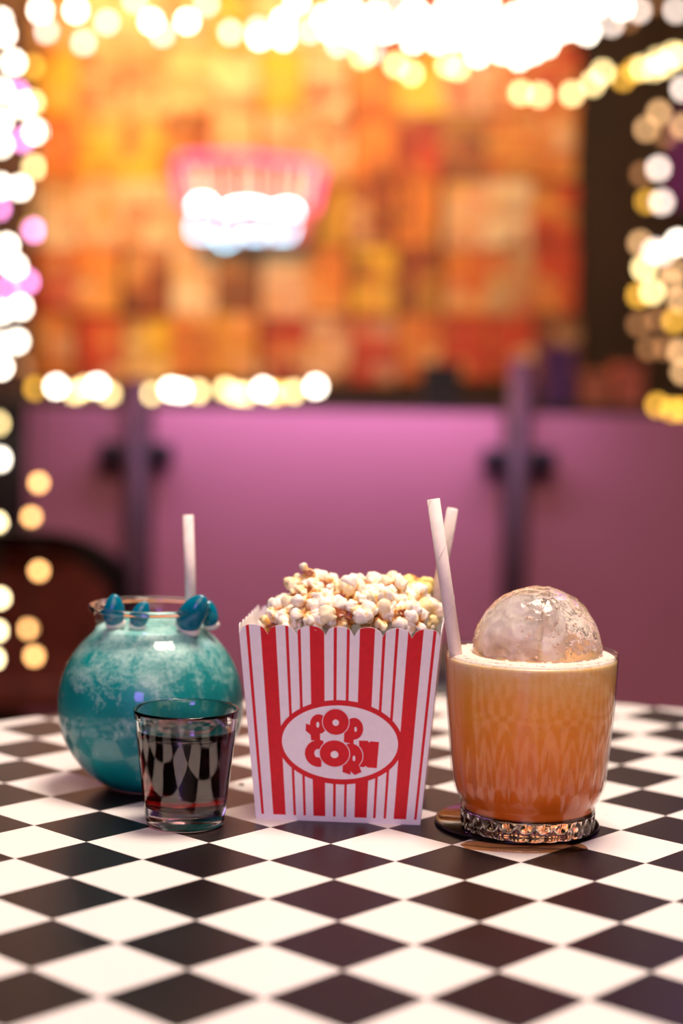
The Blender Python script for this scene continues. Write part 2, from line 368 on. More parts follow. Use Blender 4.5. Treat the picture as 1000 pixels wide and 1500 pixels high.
# ---------------------------------------------------------------- counter ledge with clutter
lz1 = at(500, 588, 4.2).z; lz0 = 0.0
led = empty('counter', (0, 4.2, 0), 'dark counter ledge running along the wall under the posters', 'counter')
box('worktop', (-2.2, 0.0, lz1 - 0.04), (2.2, 0.45, lz1), M_ledge, led, bevel=0.004)
box('front_panel', (-2.2, 0.03, 0.0), (2.2, 0.06, lz1 - 0.04), M_ledge, led)
cl = [(815, 'b', 0.078, 0.10, 0.15, 'dark plum box on the counter, leftmost of the four', (0.10, 0.03, 0.14)),
      (868, 'b', 0.078, 0.10, 0.085, 'dim brown box on the counter, second of the four', (0.50, 0.16, 0.07)),
      (918, 'b', 0.07, 0.10, 0.105, 'dim russet box on the counter, third of the four', (0.55, 0.15, 0.09)),
      (645, 'b', 0.10, 0.08, 0.10, 'dark olive box on the counter below the posters', (0.025, 0.022, 0.01))]
for px, _, wx, wy, hz, lab, cc in cl:
    p = at(px, 575, 4.35)
    e = empty('storage_box', (p.x, 4.35, lz1), lab, 'box')
    m_ = mat('box_card', cc, 0.6)
    box('carton', (-wx / 2, -wy / 2, 0), (wx / 2, wy / 2, hz * 0.8), m_, e, 0.003)
    box('lid', (-wx / 2 - 0.003, -wy / 2 - 0.003, hz * 0.8), (wx / 2 + 0.003, wy / 2 + 0.003, hz), m_, e, 0.003)

# ---------------------------------------------------------------- balustrade
YB = 3.55
bal = empty('balustrade', (0, YB, 0), 'pale panel balustrade with dark posts glowing pink behind the table', 'balustrade')
pz = at(500, 602, YB).z
p1, p2 = at(203, 650, YB).x, at(757, 650, YB).x
for x0, x1 in ((at(38, 650, YB).x, p1 - 0.03), (p1 + 0.03, p2 - 0.03), (p2 + 0.03, 1.9)):
    box('panel', (x0, 0.0, 0.06), (x1, 0.012, pz), M_panel, bal, 0.002)
for px_, pt in ((p1, at(203, 560, YB - 0.04).z), (p2, at(757, 535, YB - 0.04).z)):
    bm = bmesh.new(); add_tube(bm, [(px_, -0.045, 0.0), (px_, -0.045, pt)], 0.025, 16)
    post = bmobj('post', bm, M_post, bal, smooth=True)
    bm = bmesh.new(); add_tube(bm, [(px_, -0.045, pt), (px_, -0.045, pt + 0.008)], 0.028, 16); bmobj('post_cap', bm, M_post, post)
    bm = bmesh.new(); add_tube(bm, [(px_, -0.045, 0.0), (px_, -0.045, 0.012)], 0.055, 20); bmobj('base_flange', bm, M_post, post)
    cz = at(203, 662, YB).z
    for s in (-1, 1):
        for z_ in (cz, 0.25):
            x0, x1 = sorted((px_ + s * 0.015, px_ + s * 0.075))
            box('glass_clamp', (x0, -0.06, z_ - 0.022), (x1, -0.002, z_ + 0.022), M_clamp, post, 0.006)

# ---------------------------------------------------------------- seats behind the table
def make_chair(name, loc, label, rz):
    e = empty(name, loc, label, 'chair', rz=rz)
    n = 24; W, H0, H1 = 0.2, 0.42, 0.725
    def arch(off, y0, y1, nm, m, zlo):
        v, f = [], []
        prof = []
        for i in range(n + 1):
            t = -1 + 2 * i / n
            x = t * (W - off); z = H1 - off - 0.075 * abs(t) ** 3
            prof.append((x, z))
        loop = [(-(W - off), zlo)] + prof + [((W - off), zlo)]
        k = len(loop)
        for yy in (y0, y1):
            for x, z in loop: v.append((x, yy + 0.10 * (x / W) ** 2 * -1, z))
        f.append(tuple(range(k))); f.append(tuple(range(2 * k - 1, k - 1, -1)))
        for i in range(k): f.append((i, (i + 1) % k, k + (i + 1) % k, k + i))
        bm = bmesh.new(); bv = [bm.verts.new(x) for x in v]
        for q_ in f: bm.faces.new([bv[i] for i in q_])
        bmobj(nm, bm, m, e)
    arch(0.0, 0.17, 0.20, 'back_frame', M_chair_wood, 0.40)
    arch(0.035, 0.155, 0.172, 'back_pad', M_chair_pad, 0.46)
    arch(0.035, 0.198, 0.212, 'back_pad', M_chair_pad, 0.46)
    box('seat', (-0.2, -0.2, 0.40), (0.2, 0.2, 0.46), M_chair_pad, e, 0.015)
    for sx in (-1, 1):
        for sy in (-1, 1):
            tube('leg', [(sx * 0.17, sy * 0.16, 0.40), (sx * 0.185, sy * 0.175, 0.0)], 0.014, M_chair_wood, e)
    return e
p = at(14, 900, 2.95)
make_chair('chair', (p.x, 3.15, 0), 'dark chair with rounded back and russet pad beside the bowl', PI)
def make_stool(loc, label):
    e = empty('stool', loc, label, 'stool')
    lathe('seat', [(0, 0.66), (0.13, 0.66), (0.145, 0.67), (0.15, 0.69), (0.14, 0.705), (0.1, 0.715), (0, 0.72)], M_chair_wood, e, n=40)
    lathe('seat_trim', [(0.149, 0.680), (0.153, 0.684), (0.153, 0.692), (0.149, 0.696)], mat('copper_trim', (0.5, 0.2, 0.08), 0.3, metal=1.0), e, n=40)
    for k in range(4):
        a_ = PI / 4 + k * PI / 2
        tube('leg', [(0.10 * math.cos(a_), 0.10 * math.sin(a_), 0.665), (0.17 * math.cos(a_), 0.17 * math.sin(a_), 0.0)], 0.013, M_chair_wood, e)
    tube('foot_ring', [(0.142 * math.cos(2 * PI * k / 40), 0.142 * math.sin(2 * PI * k / 40), 0.26) for k in range(40)], 0.008, M_chair_wood, e, closed=True)
p = at(600, 1000, 1.72)
make_stool((p.x, 1.72, 0), 'dark stool mostly hidden behind popcorn box and amber drink')

# ---------------------------------------------------------------- strings of lights
bulb_mat = {'W': emit('white_bulb', (1.0, 0.88, 0.72), 21), 'Y': emit('yellow_bulb', (1.0, 0.74, 0.32), 10.5), 'P': emit('peach_bulb', (1.0, 0.55, 0.24), 5),
            'D': emit('dim_bulb', (1.0, 0.42, 0.16), 1.7), 'M': emit('magenta_bulb', (1.0, 0.32, 0.75), 11), 'F': emit('soft_bulb', (1.0, 0.80, 0.68), 8.0),
            'A': emit('low_amber_bulb', (1.0, 0.50, 0.17), 10.5), 'B': emit('low_pale_bulb', (1.0, 0.78, 0.42), 15),
            'O': emit('gold_bulb', (1.0, 0.50, 0.06), 5.5)}
def bulb_mesh(m):
    bm = bmesh.new()
    prof = [(0.0001, -0.0125), (0.006, -0.0115), (0.0100, -0.0075), (0.0118, 0.0), (0.0105, 0.006), (0.0065, 0.0105), (0.0040, 0.0125)]
    v, f = lathe_data(prof, 12); bv = [bm.verts.new(x) for x in v]
    for q_ in f: bm.faces.new([bv[i] for i in q_])
    me = bpy.data.meshes.new('bulb'); bm.to_mesh(me); bm.free(); me.materials.append(m)
    for p_ in me.polygons: p_.use_smooth = True
    return me
bulb_me = {k: bulb_mesh(m) for k, m in bulb_mat.items()}
v, f = lathe_data([(0.0001, 0.024), (0.0045, 0.024), (0.0048, 0.0115), (0.0001, 0.0115)], 10)
sock_me = bpy.data.meshes.new('socket'); sock_me.from_pydata(v, [], f); sock_me.materials.append(M_socket)
def light_string(pts, Y, label, hang=True, jit=0.05):
    P = [at(x, y, Y + random.uniform(-jit, jit)) for x, y, _ in pts]
    base = P[0]
    e = empty('light_string', base, label, 'string lights', 'light strings around the room')
    wire = []
    for i, p in enumerate(P):
        q_ = p - base + Vector((0, 0, 0.026))
        if wire:
            m_ = (wire[-1] + q_) / 2 + Vector((0, 0, -0.012)); wire.append(m_)
        wire.append(q_)
    if hang:                               # the string hangs from the ceiling by its upper end (swags by both ends)
        if P[0].z >= P[-1].z - 0.15: wire.insert(0, Vector((wire[0].x, wire[0].y, 2.9 - base.z)))
        if abs(P[-1].x - P[0].x) > 0.4: wire.append(Vector((wire[-1].x, wire[-1].y, 2.9 - base.z)))
        elif P[0].z < P[-1].z - 0.15: wire.append(Vector((wire[-1].x, wire[-1].y, 2.9 - base.z)))
    tube('wire', wire, 0.0015, M_wire, e, seg=5)
    for p, (_, _, k) in zip(P, pts):
        o = bpy.data.objects.new('bulb', bulb_me[k]); col.objects.link(o); o.parent = e; o.location = p - base
        if k in 'AB': o.scale = (0.62,) * 3
        s = bpy.data.objects.new('socket', sock_me); col.objects.link(s); s.parent = o
    return e
def R1(s): return [(float(a) / 2, float(b) / 2, k) for a, b, k in (t.split(',') for t in s.split())]
def R2(s): return [(500 + float(a) / 2, float(b) / 2, k) for a, b, k in (t.split(',') for t in s.split())]
def R4(s): return [(500 + float(a) / 2, 350 + float(b) / 2, k) for a, b, k in (t.split(',') for t in s.split())]
def R3(s): return [(float(a) / 2, 350 + float(b) / 2, k) for a, b, k in (t.split(',') for t in s.split())]
light_string(R1('118,30,W 222,30,W 313,65,F 443,62,W 548,62,W 675,95,F 755,85,F 830,110,W 910,90,F 990,130,F') + R2('60,165,Y 160,190,Y 205,215,Y 310,190,Y 340,200,Y 440,195,D'), 4.4, 'lowest swag of white bulbs across the top of the poster wall')
light_string(R1('135,90,F 245,125,F 360,100,D 475,100,F 580,100,D 760,110,W 830,60,W 950,50,W 970,90,W') + R2('20,90,W 90,150,F 130,90,W 210,120,W 250,60,W 280,120,W 330,110,W 380,120,W 400,160,W 470,150,W 520,170,W 560,150,W 600,130,W 680,80,W'), 4.55, 'middle swag of crowded white bulbs across the top of the poster wall')
light_string(R1('395,0,F 475,10,D 605,10,F 640,50,D 725,10,D 785,5,D 870,5,W') + R2('20,10,W 100,40,W 160,20,F 215,30,W 300,60,W 360,10,W 415,60,W 450,110,W 510,45,W 520,120,W 580,80,W 610,0,W 660,40,W 720,95,W 740,20,W 790,70,F 820,20,W 840,60,D 870,30,F 910,10,D 980,30,F'), 4.7, 'highest swag of white bulbs cut by the top edge')
light_string(R1('1000,20,W') + R2('50,60,W 60,110,W 150,80,W 190,60,W 240,100,F 310,20,W 350,70,W 430,20,W 440,90,W 480,80,W 560,10,W 570,110,W 640,90,W 690,30,W'), 4.85, 'dense knot of white bulbs at the middle of the top swags')
light_string(R2('525,272,Y 580,278,Y 675,275,Y 735,245,Y 765,212,Y 825,230,O 860,205,O 880,200,Y 915,200,Y 925,175,Y 945,190,Y 970,160,Y 995,165,Y'), 4.5, 'short yellow swag rising to the right above the dark doorway')
light_string(R2('1000,260,F 930,330,P 893,378,P 950,400,D 1000,370,P 880,510,D 928,493,F 895,590,O 938,592,F 875,712,P 915,735,F 940,740,F 985,710,W 885,785,Y 970,790,P'), 4.25, 'peach bulbs hanging down the right edge, upper half')
light_string(R4('887,87,Y 910,155,Y 870,165,O 965,125,P 990,180,P 870,250,D 925,235,D 975,240,O 900,320,D 950,320,D 990,330,P 1000,390,P 970,500,O 925,487,O 1000,500,O'), 4.05, 'dim amber bulbs hanging down the right edge, lower half')
light_string(R3('105,437,O 165,432,W 220,450,Y 250,436,Y 285,430,W 320,455,Y'), 4.23, 'short run of bulbs along the counter left of the dark post', False, 0.015)
light_string(R3('440,455,Y 500,440,W 530,445,W 580,447,Y 660,440,Y 690,452,Y 720,455,Y 770,440,W 800,452,Y 820,448,O 860,447,Y 925,432,W'), 4.23, 'long run of bulbs along the counter right of the dark post', False, 0.015)
light_string(R1('40,183,W 95,195,O 50,270,M 95,300,Y 68,310,W 105,385,W 65,410,M 110,440,D 100,490,Y 58,550,W 100,675,M 95,668,O 20,720,W 45,780,W') + R3('80,125,M 20,145,M 60,200,W 50,300,W 70,372,D'), 4.5, 'white and magenta bulbs hanging beside the posters on the left')
light_string(R1('0,60,W 10,100,W 0,265,W 0,355,W 0,425,W 0,545,W -5,610,M 0,745,M 0,760,W') + R3('0,215,W 0,310,W 2,375,W -8,540,Y -4,645,W'), 4.02, 'white bulbs hanging along the very left edge of the view')
light_string([(56.8, 707, 'A'), (46, 757, 'A'), (57, 836, 'A'), (42, 921, 'A'), (50, 961, 'A')], 2.70, 'five peach bulbs hanging low in front of the dark chair')
light_string([(-4, 765, 'B'), (0, 876, 'B'), (-4, 924, 'B'), (-8, 965, 'B')], 2.62, 'pale bulbs hanging low at the left edge by the dark chair')

# ================================================================ TABLE
D = 0.0318; YAW = 0.0336; OX, OY = 0.0048, 0.6421
cy_, sy_ = math.cos(YAW), math.sin(YAW)
def tw(u, v): return (cy_ * D * u - sy_ * D * v + OX, sy_ * D * u + cy_ * D * v + OY)
tc_ = tw(2.5, 6.0); TR = 14.35 * D
table = empty('round_table', (tc_[0], tc_[1], 0), 'round table with black and white chequered top under the drinks', 'table')
lathe('core', [(0, TZ - 0.028), (TR - 0.002, TZ - 0.028), (TR - 0.002, TZ - 0.0022), (0, TZ - 0.0022)], M_table_edge, table, n=128, smooth=False)
lathe('edge_band', [(TR - 0.002, TZ - 0.029), (TR + 0.0015, TZ - 0.027), (TR + 0.002, TZ - 0.004), (TR + 0.0008, TZ - 0.0008), (TR - 0.0004, TZ)], M_table_edge, table, n=128)
lathe('pedestal', [(0.0001, 0.02), (0.24, 0.02), (0.24, 0.03), (0.05, 0.05), (0.035, 0.08), (0.035, 0.69), (0.10, TZ - 0.028), (0.0001, TZ - 0.028)], M_steel, table, n=48)
lathe('foot', [(0.0001, 0), (0.26, 0), (0.26, 0.012), (0.24, 0.022), (0.0001, 0.022)], M_steel, table, n=48)
def clip_circle(poly, R):
    out = []
    n = len(poly)
    def ins(p): return p[0] ** 2 + p[1] ** 2 <= R * R
    def cross(p, q_):
        lo, hi = 0.0, 1.0; a_ = ins(p)
        for _ in range(40):
            m_ = (lo + hi) / 2; x = (p[0] + (q_[0] - p[0]) * m_, p[1] + (q_[1] - p[1]) * m_)
            if ins(x) == a_: lo = m_
            else: hi = m_
        return (p[0] + (q_[0] - p[0]) * lo, p[1] + (q_[1] - p[1]) * lo)
    for i in range(n):
        p, q_ = poly[i], poly[(i + 1) % n]
        if ins(p): out.append(p)
        if ins(p) != ins(q_):
            out.append(cross(p, q_))
            if ins(p):
                out.append(None)
    # replace the exit->entry chord by an arc
    if None not in out: return out
    res = []
    k = len(out)
    for i, p in enumerate(out):
        if p is not None: res.append(p); continue
        a_ = out[i - 1]; b_ = out[(i + 1) % k]
        if b_ is None: continue
        t0, t1 = math.atan2(a_[1], a_[0]), math.atan2(b_[1], b_[0])
        d = (t1 - t0 + PI) % (2 * PI) - PI
        for s in range(1, 5): res.append((R * math.cos(t0 + d * s / 5), R * math.sin(t0 + d * s / 5)))
    return res
def prism(poly, z0, z1):
    n = len(poly); v = [(x, y, z0) for x, y in poly] + [(x, y, z1) for x, y in poly]
    f = [tuple(range(n, 2 * n)), tuple(range(n - 1, -1, -1))] + [(i, (i + 1) % n, n + (i + 1) % n, n + i) for i in range(n)]
    return v, f
def seen(x, y):
    d = Vector((x, y, TZ)) - CAM; z = d.dot(_f0)
    if z < 0.2: return False
    X, Y = d.dot(RIGHT) / z * FPX, -d.dot(UP) / z * FPX
    return abs(X) < 640 and abs(Y) < 900
full_me = {}
g = 1.0 - 0.0006
for k, m in ((0, M_black_tile), (1, M_white_tile)):
    ang = YAW
    poly = [(cy_ * D * a_ * g - sy_ * D * b_ * g, sy_ * D * a_ * g + cy_ * D * b_ * g) for a_, b_ in ((1, 0), (0, 1), (-1, 0), (0, -1))]
    v, f = prism(poly, -0.002, 0.0)
    me = bpy.data.meshes.new('tile'); me.from_pydata(v, [], f); me.materials.append(m); full_me[k] = me
rest = [([], []), ([], [])]
for u in range(-14, 20):
    for v_ in range(-12, 24):
        if (u + v_) % 2: continue      # tile centres sit where u + v is even
        cx, cyy = tw(u, v_)
        rx, ry = cx - tc_[0], cyy - tc_[1]
        poly = [(tw(u + a_ * g, v_ + b_ * g)[0] - tc_[0], tw(u + a_ * g, v_ + b_ * g)[1] - tc_[1]) for a_, b_ in ((1, 0), (0, 1), (-1, 0), (0, -1))]
        RR = TR - 0.0006
        inside = [p[0] ** 2 + p[1] ** 2 <= RR * RR for p in poly]
        # joints between dark tiles lie on odd u + v; columns of one colour alternate with u
        k = 0 if (u % 2 == 0) else 1
        if not any(inside): continue
        vis = seen(cx, cyy)
        if all(inside):
            if vis:
                o = bpy.data.objects.new('tile', full_me[k]); col.objects.link(o); o.parent = table; o.location = (rx, ry, TZ); continue
        else:
            poly = clip_circle(poly, RR)
            if len(poly) < 3: continue
        v, f = prism(poly, TZ - 0.002, TZ)
        if vis:
            pymesh('tile', v, f, [M_white_tile if k else M_black_tile], table)
        else:
            V, F = rest[k]; n0 = len(V); V += v; F += [tuple(i + n0 for i in q_) for q_ in f]
for k, m in ((0, M_black_tile), (1, M_white_tile)):
    if rest[k][0]: tag(pymesh('tile_remainder', rest[k][0], rest[k][1], [m], table), kind='stuff')

# ================================================================ FISHBOWL
bp = at(221, 1030, 0.985); BX, BY = bp.x, bp.y
bowl = empty('fishbowl', (BX, BY, TZ), 'round clear bowl filled with teal slush behind the shot glass', 'bowl')
Rb, zb = 0.0548, bp.z - TZ
def sph(R, z0, zlo, zhi, n):
    a0, a1 = math.asin(max(-1, (zlo - z0) / R)), math.asin(min(1, (zhi - z0) / R))
    return [(R * math.cos(a0 + (a1 - a0) * i / n), z0 + R * math.sin(a0 + (a1 - a0) * i / n)) for i in range(n + 1)]
neck_z = zb + math.sqrt(Rb ** 2 - 0.0345 ** 2)
outer = [(0.0001, 0.0006)] + sph(Rb, zb, 0.0006, neck_z, 40) + [(0.0330, neck_z + 0.0022), (0.0324, neck_z + 0.005), (0.0326, neck_z + 0.008), (0.0336, neck_z + 0.0125), (0.0350, neck_z + 0.0137)]
lathe('bowl_wall', outer, M_bowl_glass, bowl, n=128)
ring = []
for k in range(14):
    a_ = 2 * PI * k / 14
    ring.append((0.0353 + 0.0021 * math.cos(a_), neck_z + 0.0148 + 0.0017 * math.sin(a_)))
ring.append(ring[0])
lathe('rim', ring, M_rim, bowl, n=128)
zl = neck_z + 0.0025
dr = [(0.0001, 0.0013)] + sph(Rb - 0.0006, zb, 0.0013, neck_z - 0.0006, 36) + [(0.0326, zl), (0.0315, zl + 0.0007)] + [(0.0315 * (1 - i / 12) + 1e-4, zl + 0.0007 + 0.0016 * math.sin(i * 2.1)) for i in range(1, 13)]
lathe('slush_drink', dr, M_slush, bowl, n=128)

def make_gummy(name, loc, rot, s, label):
    e = empty(name, loc, label, 'gummy candy', 'blue gummies in the bowl'); e.rotation_euler = rot
    def blob(nm, c, r, m, taper, bend=0.0):
        bm = bmesh.new(); bmesh.ops.create_icosphere(bm, subdivisions=4, radius=1.0)
        for v in bm.verts:
            x, y, z = v.co; t = (z + 1) / 2
            k = (1 - t) + taper * t
            v.co = ((x * r[0] * k + bend * t * t + c[0]) * s, (y * r[1] * k + c[1]) * s, (z * r[2] + c[2]) * s)
        bmobj(nm, bm, m, e, smooth=True)
    blob('body', (0, 0, 0.1), (0.92, 0.70, 1.25), M_gum, 0.74, 0.2)
    blob('belly', (0.1, 0.15, -0.85), (0.86, 0.60, 0.45), M_gum_white, 0.8)
    return e
def gl(px, py, Y): return at(px, py, Y)
make_gummy('gummy_candy', gl(166, 897, 0.965), (0.0, -0.12, 0.2), 0.0078, 'blunt blue gummy candy leaning on the rim at the bowl\'s left side')
make_gummy('gummy_candy', gl(204, 902, 0.965), (0.05, 0.25, 0.3), 0.0068, 'small pointed blue gummy candy, second from the left in the bowl')
make_gummy('gummy_candy', gl(280, 900, 0.963), (0.1, 0.42, -0.1), 0.0100, 'largest blue gummy candy with a fin tip, in front of the straw')
make_gummy('gummy_candy', gl(306, 902, 0.978), (-0.2, -0.15, 0.5), 0.0066, 'blue gummy candy with white underside at the bowl\'s right side')

# straws ---------------------------------------------------------
def make_straw(p0, p1, r, label):
    p0, p1 = Vector(p0), Vector(p1)
    e = empty('paper_straw', p0, label, 'straw')
    L = (p1 - p0).length; n = 24
    prof = [(r * 0.86, 0.0), (r, 0.0), (r, L), (r * 0.86, L), (r * 0.86, 0.0)]
    e.rotation_euler = (p1 - p0).to_track_quat('Z', 'Y').to_euler()
    lathe('paper_tube', prof, M_straw, e, n=n)
    turns = L / (r * 9); pts = [((r + 0.00003) * math.cos(2 * PI * turns * i / 160), (r + 0.00003) * math.sin(2 * PI * turns * i / 160), 0.0004 + (L - 0.0008) * i / 160) for i in range(161)]
    tube('spiral_seam', pts, 0.00012, M_straw_seam, e, seg=4)
make_straw(at(281, 925, 0.995), at(275.5, 754.5, 1.005), 0.0032, 'white paper straw standing in the teal bowl')
make_straw(at(672, 990, 0.889), at(634.5, 731, 0.899), 0.0035, 'white paper straw leaning left out of the amber drink')
make_straw(at(634, 905, 0.965), at(662.5, 745.5, 0.955), 0.0032, 'white paper straw leaning right, crossing behind the other straw')

# ================================================================ SHOT GLASS
sp_ = on(272, 1219, TZ); SX, SY = at(272.5, 1040, 0.901).x, 0.901
shot = empty('shot_glass', (SX, SY, TZ), 'shot glass of dark red liqueur in front of the teal bowl', 'glass')
H = 0.0635; rb_, rt_ = 0.0213, 0.0286
def sr(z): return rb_ + (rt_ - rb_) * z / H
wt = 0.0019; zi = 0.0105
prof = [(0.0001, 0.0012), (0.010, 0.0010), (rb_ - 0.004, 0.0004), (rb_ - 0.0015, 0.0), (rb_ - 0.0003, 0.0009)]
prof += [(sr(z), z) for z in np.linspace(0.003, H - 0.0012, 14)]
prof += [(rt_ - 0.0002, H - 0.0004), (rt_ - 0.0008, H), (rt_ - 0.0014, H - 0.0003)]
prof += [(sr(z) - wt, z) for z in np.linspace(H - 0.002, zi + 0.004, 14)]
prof += [(sr(zi) - wt - 0.0010, zi + 0.0014), (sr(zi) - wt - 0.003, zi + 0.0003), (0.008, zi), (0.0001, zi)]
lathe('glass_body', prof, M_shot_glass, shot, n=128)
zt = 0.0525
lq = [(0.0001, zi - 0.0006), (0.008, zi - 0.0006), (sr(zi) - wt - 0.0024, zi - 0.0003), (sr(zi) - wt - 0.0002, zi + 0.0010)]
lq += [(sr(z) - wt + 0.0006, z) for z in np.linspace(zi + 0.004, zt, 10)] + [(sr(zt) - wt - 0.0006, zt - 0.0005), (0.012, zt - 0.0006), (0.0001, zt - 0.0006)]
lathe('liqueur', lq, M_shot_drink, shot, n=128)

# ================================================================ POPCORN BOX
ang = -0.085
c0 = at(494.5, 1205, 0.909)
pb = empty('popcorn_box', (c0.x, 0.909, TZ), 'red and white striped popcorn box between the bowl and the amber drink', 'box', rz=ang)
WB, WT, DB, DT, HB = 0.0905, 0.1095, 0.064, 0.082, 0.1055
TF = (DT - DB) / 2
# local frame: front face centre of the base at the origin, y into the box
bc = [(-WB / 2, 0), (WB / 2, 0), (WB / 2, DB), (-WB / 2, DB)]
tcn = [(-WT / 2, -TF), (WT / 2, -TF), (WT / 2, DB + TF), (-WT / 2, DB + TF)]
stripes = [(.036, .052), (.108, .184), (.232, .247), (.292, .307), (.352, .424), (.471, .487), (.536, .551), (.600, .674), (.713, .728), (.776, .791), (.837, .912), (.960, .975)]
def wall(i, j, name):
    ts = sorted(set([round(k / 56, 5) for k in range(57)] + [t for s in stripes for t in s]))
    B0, B1, T0, T1 = Vector((*bc[i], 0)), Vector((*bc[j], 0)), Vector((*tcn[i], HB)), Vector((*tcn[j], HB))
    nrm = (B1 - B0).cross(T0 - B0).normalized()
    ss = [0.0, 0.028, 0.25, 0.5, 0.75, 0.93, None]
    V, F, MI = [], [], []
    def pt(t, s): return B0.lerp(B1, t).lerp(T0.lerp(T1, t), s)
    nr = len(ss)
    for lay in (0, 1):
        for t in ts:
            ph = (t * 7) % 1.0
            top = 1.0 + 0.050 * math.sqrt(max(0.0, 1 - (2 * ph - 1) ** 2)) - 0.012
            for s in ss: V.append(pt(t, top if s is None else s) - nrm * (0.00045 * lay))
    nt = len(ts); off = nt * nr
    for a_ in range(nt - 1):
        tm = (ts[a_] + ts[a_ + 1]) / 2
        red = any(s0 < tm < s1 for s0, s1 in stripes)
        for k in range(nr - 1):
            q_ = (a_ * nr + k, (a_ + 1) * nr + k, (a_ + 1) * nr + k + 1, a_ * nr + k + 1)
            F.append(q_); MI.append(1 if red and k >= 1 else 0)
            F.append(tuple(off + x for x in reversed(q_))); MI.append(0)
        F.append((a_ * nr + nr - 1, (a_ + 1) * nr + nr - 1, off + (a_ + 1) * nr + nr - 1, off + a_ * nr + nr - 1)); MI.append(0)
    pymesh(name, V, F, [M_paper, M_red], pb, midx=MI)
wall(0, 1, 'front_wall'); wall(1, 2, 'side_wall'); wall(2, 3, 'back_wall'); wall(3, 0, 'side_wall')
pymesh('box_bottom', [(*p, 0.0006) for p in bc], [(0, 1, 2, 3)], [M_paper], pb)
fu = Vector((1, 0, 0)); fv = (Vector((0, -TF, HB))).normalized(); fn = fu.cross(fv).normalized()
def face_pt(X, Y, lay):                   # label layout units: fifths of a photo pixel
    a_ = (X / 5 + 400 - 495.2) * 0.000369; b_ = (1205.5 - (1010 + Y / 5)) * 0.000374
    return fu * a_ + fv * b_ + fn * (0.00008 * lay + 0.0001)
def ell(cx, cyy, rx, ry, n=48, a0=0, a1=2 * PI):
    return [(cx + rx * math.cos(a0 + (a1 - a0) * i / n), cyy + ry * math.sin(a0 + (a1 - a0) * i / n)) for i in range(n)]
def decal(name, shapes):
    V, F, MI = [], [], []
    for pts, lay, m in shapes:
        n0 = len(V); V += [face_pt(x, y, lay) for x, y in pts]; F.append(tuple(range(n0, n0 + len(pts)))); MI.append(m)
    bm = bmesh.new(); bv = [bm.verts.new(v) for v in V]
    for q_, m in zip(F, MI):
        fa = bm.faces.new([bv[i] for i in q_]); fa.material_index = m
        fa.normal_update()
        if fa.normal.dot(fn) < 0: fa.normal_flip()
    bmesh.ops.triangulate(bm, faces=[fa for fa in bm.faces if len(fa.verts) > 4])
    me = bpy.data.meshes.new(name); bm.to_mesh(me); bm.free()
    return link_mesh(name, me, [M_paper, M_red], pb)
decal('label_oval', [(ell(486, 372, 466, 318, 96), 0, 1), (ell(486, 372, 430, 278, 96), 1, 0)])
def circ(cx, cyy, rx, ry, lay): return [(ell(cx, cyy, rx + 5, ry + 5), lay, 0), (ell(cx, cyy, rx, ry), lay + 1, 1)]
decal('letter', [([(627, 352), (693, 351), (703, 364), (716, 354), (776, 358), (762, 556), (692, 553), (680, 542), (668, 552), (636, 551)], 2, 1)])
decal('letter', circ(328, 238, 64, 74, 2) + [([(268, 290), (338, 290), (341, 362), (272, 362)], 3.3, 1), ([(234, 236), (262, 246), (300, 300), (270, 322), (231, 290)], 3.6, 1), (ell(322, 243, 11, 22), 4, 0)])
decal('letter', circ(590, 264, 68, 82, 2) + [([(518, 290), (590, 300), (588, 382), (515, 366)], 3.4, 1), (ell(602, 268, 9, 19), 4, 0)])
decal('letter', [([p for p in ell(331, 460, 104, 102, 60, PI * 0.44, PI * 1.62)] + [(372, 426)] + ell(322, 458, 24, 31, 20, PI * 1.5, PI * 0.5) + [(352, 490)], 3, 1)])
decal('letter', circ(570, 468, 86, 92, 3) + [([(510, 515), (580, 530), (566, 612), (508, 594)], 4.3, 1), ([(560, 535), (622, 515), (650, 588), (600, 613), (574, 592)], 4.6, 1), (ell(592, 487, 10, 21), 5, 0), ([(566, 612), (574, 592), (590, 612)], 5, 0)])
decal('letter', circ(455, 217, 97, 97, 5) + [(ell(455, 222, 24, 24), 7, 0)])
decal('letter', circ(448, 455, 110, 100, 6) + [(ell(448, 462, 29, 27), 8, 0)])

